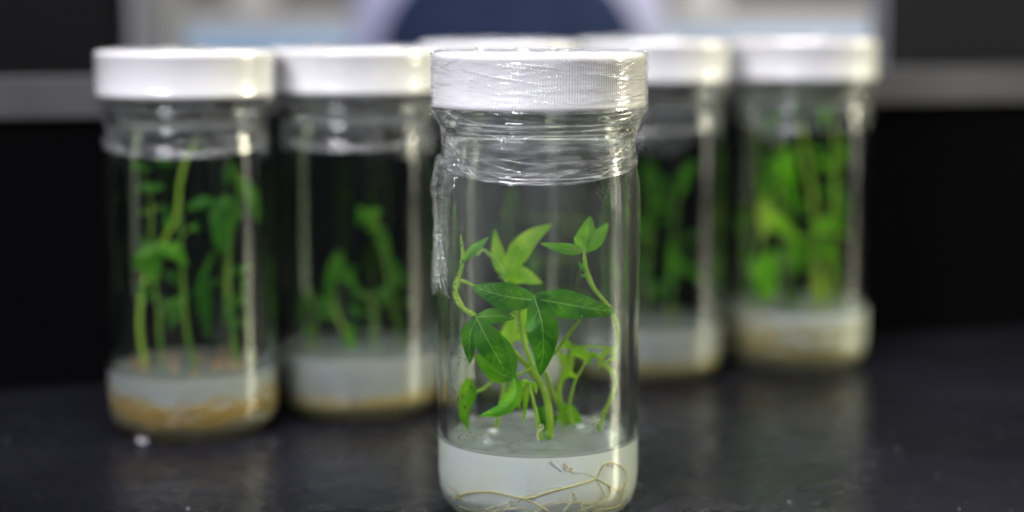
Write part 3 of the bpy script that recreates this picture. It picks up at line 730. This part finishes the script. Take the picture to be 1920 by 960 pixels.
roots(p1, [([(1010, 540), (1050, 580), (1110, 625)], 0.75)], FJ.x, FJ.y, 30.7, principled('root_grey', (0.50, 0.56, 0.55), 0.5))
m = MB()
for k in range(9):
    px, py = z4(1140 + random.uniform(-35, 35), 595 + random.uniform(-32, 32)); q = in_jar(px, py, FJ.x, FJ.y, 30.95 * MM)
    tube(m, [q, q + Vector((random.uniform(-1, 1), -0.1, random.uniform(-1, 1))) * 0.0013], 0.0006, n=3, sides=7)
for k in range(6):
    px, py = z4(1520 + random.uniform(-40, 40), 565 + random.uniform(-22, 22)); q = in_jar(px, py, FJ.x, FJ.y, 31.0 * MM)
    tube(m, [q, q + Vector((random.uniform(-1, 1), -0.1, random.uniform(-1, 1))) * 0.001], 0.0005, n=3, sides=7)
m.build('root_knots', principled('knot_pink', (0.72, 0.62, 0.52), 0.5), p1, origin=p1.location)

# droplets of condensation
def droplets(root):
    mb = MB(); rs = random.Random(11)
    def drop(ang, z, r, rad=30.28):
        rad = float(np.interp(z, [103, 109, 114, 120], [30.7, 30.5, 30.0, 28.9])) if z > 103 else 30.7
        c = Vector((rad * math.cos(ang), rad * math.sin(ang), z)); nrm_ = Vector((-math.cos(ang), -math.sin(ang), 0)); tg = Vector((-math.sin(ang), math.cos(ang), 0)); zt = Vector((0, 0, 1))
        n1 = 8; vs = []; st = rs.uniform(.8, 1.4)
        for h_, k in ((0.02, 1.0), (0.35, 0.8), (0.5, 0.35)):
            for i in range(n1):
                a = 2 * math.pi * i / n1
                vs.append((c + (tg * math.cos(a) + zt * math.sin(a) * st) * r * k + nrm_ * (h_ * r + 0.02)) * MM)
        fs = [(L_ * n1 + i, L_ * n1 + (i + 1) % n1, (L_ + 1) * n1 + (i + 1) % n1, (L_ + 1) * n1 + i) for L_ in range(2) for i in range(n1)]
        fs.append(tuple(range(2 * n1, 3 * n1))); fs.append(tuple(range(n1))[::-1])
        mb.add(vs, fs)
    for k in range(560): drop(R(-90) + rs.gauss(0.82, 0.14), rs.gauss(111, 3.5) if rs.random() < .7 else rs.uniform(55, 105), abs(rs.gauss(0.08, 0.07)) + 0.05)
    for k in range(170): drop(R(-90) - rs.gauss(1.02, 0.10), rs.uniform(28, 96), abs(rs.gauss(0.18, 0.12)) + 0.06)
    for k in range(160): drop(R(-90) + rs.uniform(-1.3, 1.3), rs.uniform(30, 102), abs(rs.gauss(0.10, 0.07)) + 0.05)
    for k in range(200): drop(R(-90) + rs.gauss(0.62, 0.05), rs.gauss(36, 1.6), abs(rs.gauss(0.10, 0.04)) + 0.05)
    o = mb.build('water_droplets', WATER, root); o['kind'] = 'stuff'
droplets(front)

# ------------------------------------------------------------------ plants in the blurred jars
def bg_plant(k, label, stems, leaves, base):
    J = JL[k]; y0 = J.y; extra = (4, 4, 2, 6, 6)[k]; cxp = (362, 672, 938, 1250, 1490)[k]
    root = empty('plantlet', at_y(base[0], base[1], y0), label, 'plant')
    rs = random.Random(int(base[0]) + k); y0 += rs.uniform(-12, 12) * MM
    for S in stems: stem(root, S[0], S[1] * 0.55, y0, S[2] if len(S) > 2 else STEM_D, n=16)
    for L_ in leaves:
        leaf(root, [([(q[0], q[1], (q[2] if len(q) > 2 else 0) + i_ * rs.uniform(-2, 2)) for i_, q in enumerate(L_[0])], L_[1] * (0.66 if k > 2 else 0.78))], y0 + L_[3] * MM, {M_: LEAF_M, B_: LEAF_B, Y_: LEAF_Y}.get(L_[2], L_[2]) if k == 4 else L_[2], veins=False, nseg=8)
    # the small side leaves along each stem, each on its own stalk
    for S in stems:
        P = S[0]
        for c in range(extra):
            t = rs.uniform(0.25, 0.98) * (len(P) - 1); i_ = min(int(t), len(P) - 2); u = t - i_
            ax, ay = P[i_][0] + (P[i_ + 1][0] - P[i_][0]) * u, P[i_][1] + (P[i_ + 1][1] - P[i_][1]) * u
            sg = rs.choice((-1, 1)); sx_ = rs.uniform(8, 24) * sg; bx, by = max(min(ax + sx_, cxp + 88), cxp - 88), ay - rs.uniform(2, 22)
            dz = rs.uniform(-6, 6); stem(root, [(ax, ay, 0), (bx, by, dz)], 2.0, y0, STEM_D, 'petiole', n=5)
            for q in range(rs.choice((1, 2, 3))):
                a = rs.uniform(-0.9, 1.5); ln = rs.uniform(16, 34)
                ex = bx + sg * math.cos(a) * ln; lim = 98
                ex = max(min(ex, cxp + lim), cxp - lim)
                leaf(root, [([(bx, by, dz), ((bx + ex) / 2, by + math.sin(a) * ln * .4, dz - 1), (ex, by + math.sin(a) * ln, dz + rs.uniform(-3, 3))], rs.uniform(5, 9))], y0, rs.choice((LEAF_D, LEAF_R, LEAF_M) if k == 4 else (LEAF_R, LEAF_R, LEAF_RM)), veins=False, nseg=7)
LEAF_R = leaf_mat('leaf_dull', (0.025, 0.12, 0.012), (0.06, 0.20, 0.02)); LEAF_RM = leaf_mat('leaf_dull_mid', (0.05, 0.20, 0.012), (0.11, 0.32, 0.02), 0.4)
D, M_, B_, Y_ = LEAF_R, LEAF_RM, LEAF_M, leaf_mat('leaf_dull_yellow', (0.17, 0.30, 0.03), (0.25, 0.36, 0.05), 0.4)
bg_plant(0, 'tall plant at the left of the leftmost jar with a bright cupped leaf halfway up',
    [([(276, 700), (264, 640), (262, 590), (270, 530), (288, 478), (330, 410), (336, 350), (352, 290), (374, 250)], 9, STEM)],
    [([(302, 465), (275, 480, -2), (248, 505, -2)], 24, M_, -10), ([(295, 468), (325, 470, -2), (352, 498, -2)], 22, M_, -9), ([(292, 470), (284, 500, -1), (288, 532, 0)], 26, M_, -8)], (276, 700))
bg_plant(0, 'slim plant with two small pale leaves near the top left of the leftmost jar',
    [([(305, 700), (302, 640), (290, 520), (284, 440), (284, 385), (266, 318)], 6)],
    [([(256, 354), (285, 352), (312, 350)], 12, D, 3), ([(246, 312), (265, 312), (285, 320)], 9, M_, 3)], (305, 700))
bg_plant(0, 'dark upright plant in the middle of the leftmost jar',
    [([(366, 700), (350, 620), (344, 540), (340, 460), (340, 400)], 8), ([(300, 650), (298, 600), (306, 575), (318, 566)], 6)],
    [([(402, 375), (375, 380), (342, 396)], 14, D, 0), ([(318, 560), (322, 580), (330, 600)], 9, M_, 2), ([(400, 470), (375, 530), (365, 560)], 8, D, 4)], (366, 700))
bg_plant(0, 'leafy plant at the right of the leftmost jar with large hanging dark leaves',
    [([(442, 696), (440, 640), (428, 580), (428, 510), (432, 440), (450, 380), (442, 310)], 11), ([(470, 690), (465, 610), (455, 520)], 6)],
    [([(430, 365), (418, 410, -2), (412, 478, -2)], 34, D, -8), ([(448, 330), (470, 370), (484, 420)], 20, M_, 0), ([(385, 530), (384, 580), (392, 640)], 17, D, 6), ([(440, 300), (430, 325), (425, 350)], 16, D, 5), ([(470, 500), (450, 505), (430, 515)], 10, D, -4), ([(372, 560), (392, 530), (425, 525)], 8, D, 2)], (442, 696))
bg_plant(1, 'bright short shoot in the middle of the second jar from the left',
    [([(662, 680), (650, 630), (628, 580), (626, 520), (636, 480)], 9, STEM)],
    [([(632, 470), (620, 530), (614, 600)], 15, M_, -4), ([(632, 490), (650, 515), (672, 545)], 14, M_, -4), ([(652, 615), (658, 650), (668, 686)], 15, B_, -8), ([(640, 470), (634, 500), (640, 530)], 13, M_, 0)], (662, 680))
bg_plant(1, 'curving darker shoot at the right of the second jar from the left',
    [([(762, 660), (742, 600), (728, 520), (716, 450), (700, 405)], 7)],
    [([(715, 395), (700, 400), (682, 415)], 12, M_, 0), ([(705, 415), (718, 450), (728, 490)], 16, D, 0), ([(730, 480), (745, 510), (750, 560)], 13, D, 4), ([(735, 560), (748, 600), (756, 640)], 10, D, 4)], (762, 660))
bg_plant(1, 'faint dark shoot at the left of the second jar from the left',
    [([(588, 660), (590, 600), (582, 545)], 6), ([(700, 665), (702, 600), (690, 545)], 6)],
    [([(585, 540), (570, 575), (560, 610)], 14, D, 10), ([(596, 560), (610, 580), (622, 600)], 12, D, 10)], (588, 660))
bg_plant(2, 'dim plant inside the jar hidden behind the sharp front jar',
    [([(930, 660), (925, 560), (935, 450), (930, 380)], 7), ([(1000, 660), (985, 560), (990, 470)], 6)],
    [([(920, 420), (900, 450), (890, 500)], 18, D, 0), ([(985, 470), (1000, 500), (1010, 540)], 14, D, 0)], (930, 660))
bg_plant(3, 'green plant nearest the front jar inside the jar just right of it',
    [([(1216, 620), (1212, 540), (1220, 450), (1216, 330)], 6, STEM_D)],
    [([(1210, 300), (1222, 340), (1226, 400)], 22, D, 0), ([(1205, 480), (1212, 520), (1216, 560)], 18, D, 0), ([(1212, 400), (1208, 430), (1212, 470)], 16, M_, 0)], (1216, 620))
bg_plant(3, 'upright plant with scattered bright leaves in the middle of the jar right of front',
    [([(1260, 610), (1258, 540), (1264, 450), (1268, 380), (1280, 320)], 6, STEM_D)],
    [([(1300, 300), (1285, 335), (1275, 372)], 18, M_, -5), ([(1245, 330), (1250, 355), (1258, 385)], 16, D, 0), ([(1262, 450), (1262, 500), (1258, 550)], 17, M_, -5), ([(1268, 490), (1300, 510), (1330, 535)], 15, M_, -4), ([(1255, 570), (1262, 590), (1270, 610)], 10, Y_, -8)], (1260, 610))
bg_plant(4, 'tall plant at the left of the rightmost jar with large yellow green leaves',
    [([(1425, 600), (1420, 520), (1430, 420), (1422, 340), (1418, 200)], 8, STEM_D)],
    [([(1430, 370), (1436, 410), (1430, 450)], 20, Y_, -6), ([(1450, 470), (1440, 520), (1446, 570)], 34, M_, -12), ([(1440, 400), (1465, 420), (1500, 455)], 24, B_, -14), ([(1420, 480), (1425, 520), (1428, 560)], 22, M_, -5)], (1425, 600))
bg_plant(4, 'leafy plant at the right of the rightmost jar reaching up to its lid',
    [([(1530, 610), (1545, 550), (1525, 480), (1530, 420), (1520, 340), (1505, 260), (1498, 190)], 9, STEM)],
    [([(1480, 275), (1478, 320), (1486, 375)], 27, M_, -10), ([(1535, 300), (1550, 312), (1570, 318)], 17, M_, -6), ([(1490, 182), (1530, 178), (1580, 182)], 16, D, -8), ([(1500, 170), (1498, 200), (1500, 240)], 13, D, -8), ([(1530, 440), (1550, 420), (1580, 405)], 20, M_, -8), ([(1520, 455), (1545, 470), (1575, 485)], 22, M_, -6), ([(1530, 500), (1535, 540), (1532, 580)], 16, Y_, -8), ([(1500, 440), (1490, 480), (1500, 520)], 20, M_, -4), ([(1560, 490), (1570, 510), (1585, 530)], 12, D, 0)], (1530, 610))

bg_plant(4, 'bushy plant at the back of the rightmost jar filling the space under its lid',
    [([(1480, 600), (1470, 480), (1460, 340), (1450, 190)], 8, STEM_D), ([(1565, 600), (1560, 450), (1568, 320), (1560, 200)], 7, STEM), ([(1400, 600), (1398, 500), (1402, 380)], 6, STEM_D)],
    [([(1455, 200), (1440, 230), (1432, 265)], 16, D, 4), ([(1560, 190), (1545, 215), (1540, 245)], 15, M_, 0), ([(1462, 320), (1445, 350), (1438, 385)], 18, M_, 0), ([(1560, 340), (1575, 370), (1578, 405)], 15, D, 0), ([(1500, 540), (1490, 560), (1485, 590)], 15, D, 0), ([(1400, 380), (1392, 420), (1396, 460)], 16, D, 2)], (1480, 600))

# amber roots round the foot of the gel in the blurred jars
def ring_roots(k, mtl, n, zlo, zhi, rad, a_rng=(-2.9, -0.2), bias=0):
    J = JL[k]; rs = random.Random(k + 40); mb = MB()
    for i in range(n):
        a0 = rs.uniform(*a_rng); ln = rs.uniform(0.5, 1.4); P = []
        z0 = zlo + (zhi - zlo) * rs.random() ** 1.8
        for j in range(8):
            a = a0 + ln * j / 7; z = max(7.2, z0 + 1.5 * math.sin(j * 1.3 + i) + bias * abs(math.cos(a)) * 3)
            r = float(np.interp(z, [5.1, 7.0, 9.9, 13.5], [25.2, 28.6, 30.2, 30.95])) * 1.05
            P.append((J.x + r * math.cos(a) * MM, J.y + r * math.sin(a) * MM, z * MM))
        tube(mb, P, rs.uniform(.4, 1) * rad * MM, n=20, sides=6, wob=.1)
    return mb
def root_mat_thing(k, mtl, label, **kw):
    mb = ring_roots(k, mtl, **kw); o = mb.build('root_mass', mtl, origin=(JL[k].x, JL[k].y, 0)); o.location = (JL[k].x, JL[k].y, 0)
    o['kind'] = 'stuff'; o['label'] = label
root_mat_thing(0, ROOT_AF, 'amber roots matted round the foot of the gel in the leftmost jar', n=46, zlo=6.5, zhi=15, rad=0.8, bias=1.6)
root_mat_thing(1, ROOT_PF, 'ochre roots matted round the foot of the gel in the second jar from the left', n=36, zlo=6.5, zhi=11, rad=0.8)
root_mat_thing(3, ROOT_PF, 'yellow roots round the foot of the gel in the jar right of the front jar', n=24, zlo=6.5, zhi=9.5, rad=0.8)
root_mat_thing(4, ROOT_PF, 'pale yellow roots spread over the gel of the rightmost jar', n=60, zlo=7, zhi=26, rad=0.9, a_rng=(-3.3, -1.5))
# brown callus crumbs on the gel of the leftmost jar
mb = MB(); rs = random.Random(9); J = JL[0]
for i in range(34):
    r = 26 * math.sqrt(rs.random()); a = rs.uniform(0, 2 * math.pi); p = Vector((r * math.cos(a) * MM, r * math.sin(a) * MM, 25.3 * MM))
    tube(mb, [p, p + Vector((rs.uniform(-1, 1), rs.uniform(-1, 1), rs.uniform(0.3, 1))) * 0.004], rs.uniform(0.8, 2.0) * MM, 0.0008, n=3, sides=6, wob=.3)
o = mb.build('callus_crumbs', CALLUS); o.location = J; o['kind'] = 'stuff'; o['label'] = 'brown callus crumbs scattered on the gel of the leftmost jar'

# ------------------------------------------------------------------ small things on the bench
p = at_z(266, 833, 0.0)
mb = MB(); vs = []
for i in range(5):
    for j in range(4):
        vs.append(((i - 2) * 0.0010 + random.uniform(-.0003, .0003), (j - 1.5) * 0.0013, 0.0006 + abs(random.gauss(0, 0.0012))))
mb.add(vs, grid_faces(5, 4))
o = mb.build('paper_scrap', principled('scrap_white', (0.36, 0.35, 0.36), 0.6)); o.location = p; o.rotation_euler.z = 0.5
s_ = o.modifiers.new('thick', 'SOLIDIFY'); s_.thickness = 0.0003
tag(o, 'tiny crumpled white scrap lying on the bench in front of the leftmost jar', 'paper scrap')
mb = MB()
for i in range(140):
    q = Vector((random.uniform(-0.22, 0.3), random.uniform(-0.22, 0.14), 0.0002)); s_ = random.uniform(0.00012, 0.00035)
    tube(mb, [q, q + Vector((random.uniform(-1, 1), random.uniform(-1, 1), 0)) * s_ * 3], s_, n=2, sides=5)
o = mb.build('dust', principled('dust_grey', (0.35, 0.35, 0.37), 0.8)); o['kind'] = 'stuff'; o['label'] = 'specks of pale dust scattered over the black bench top'
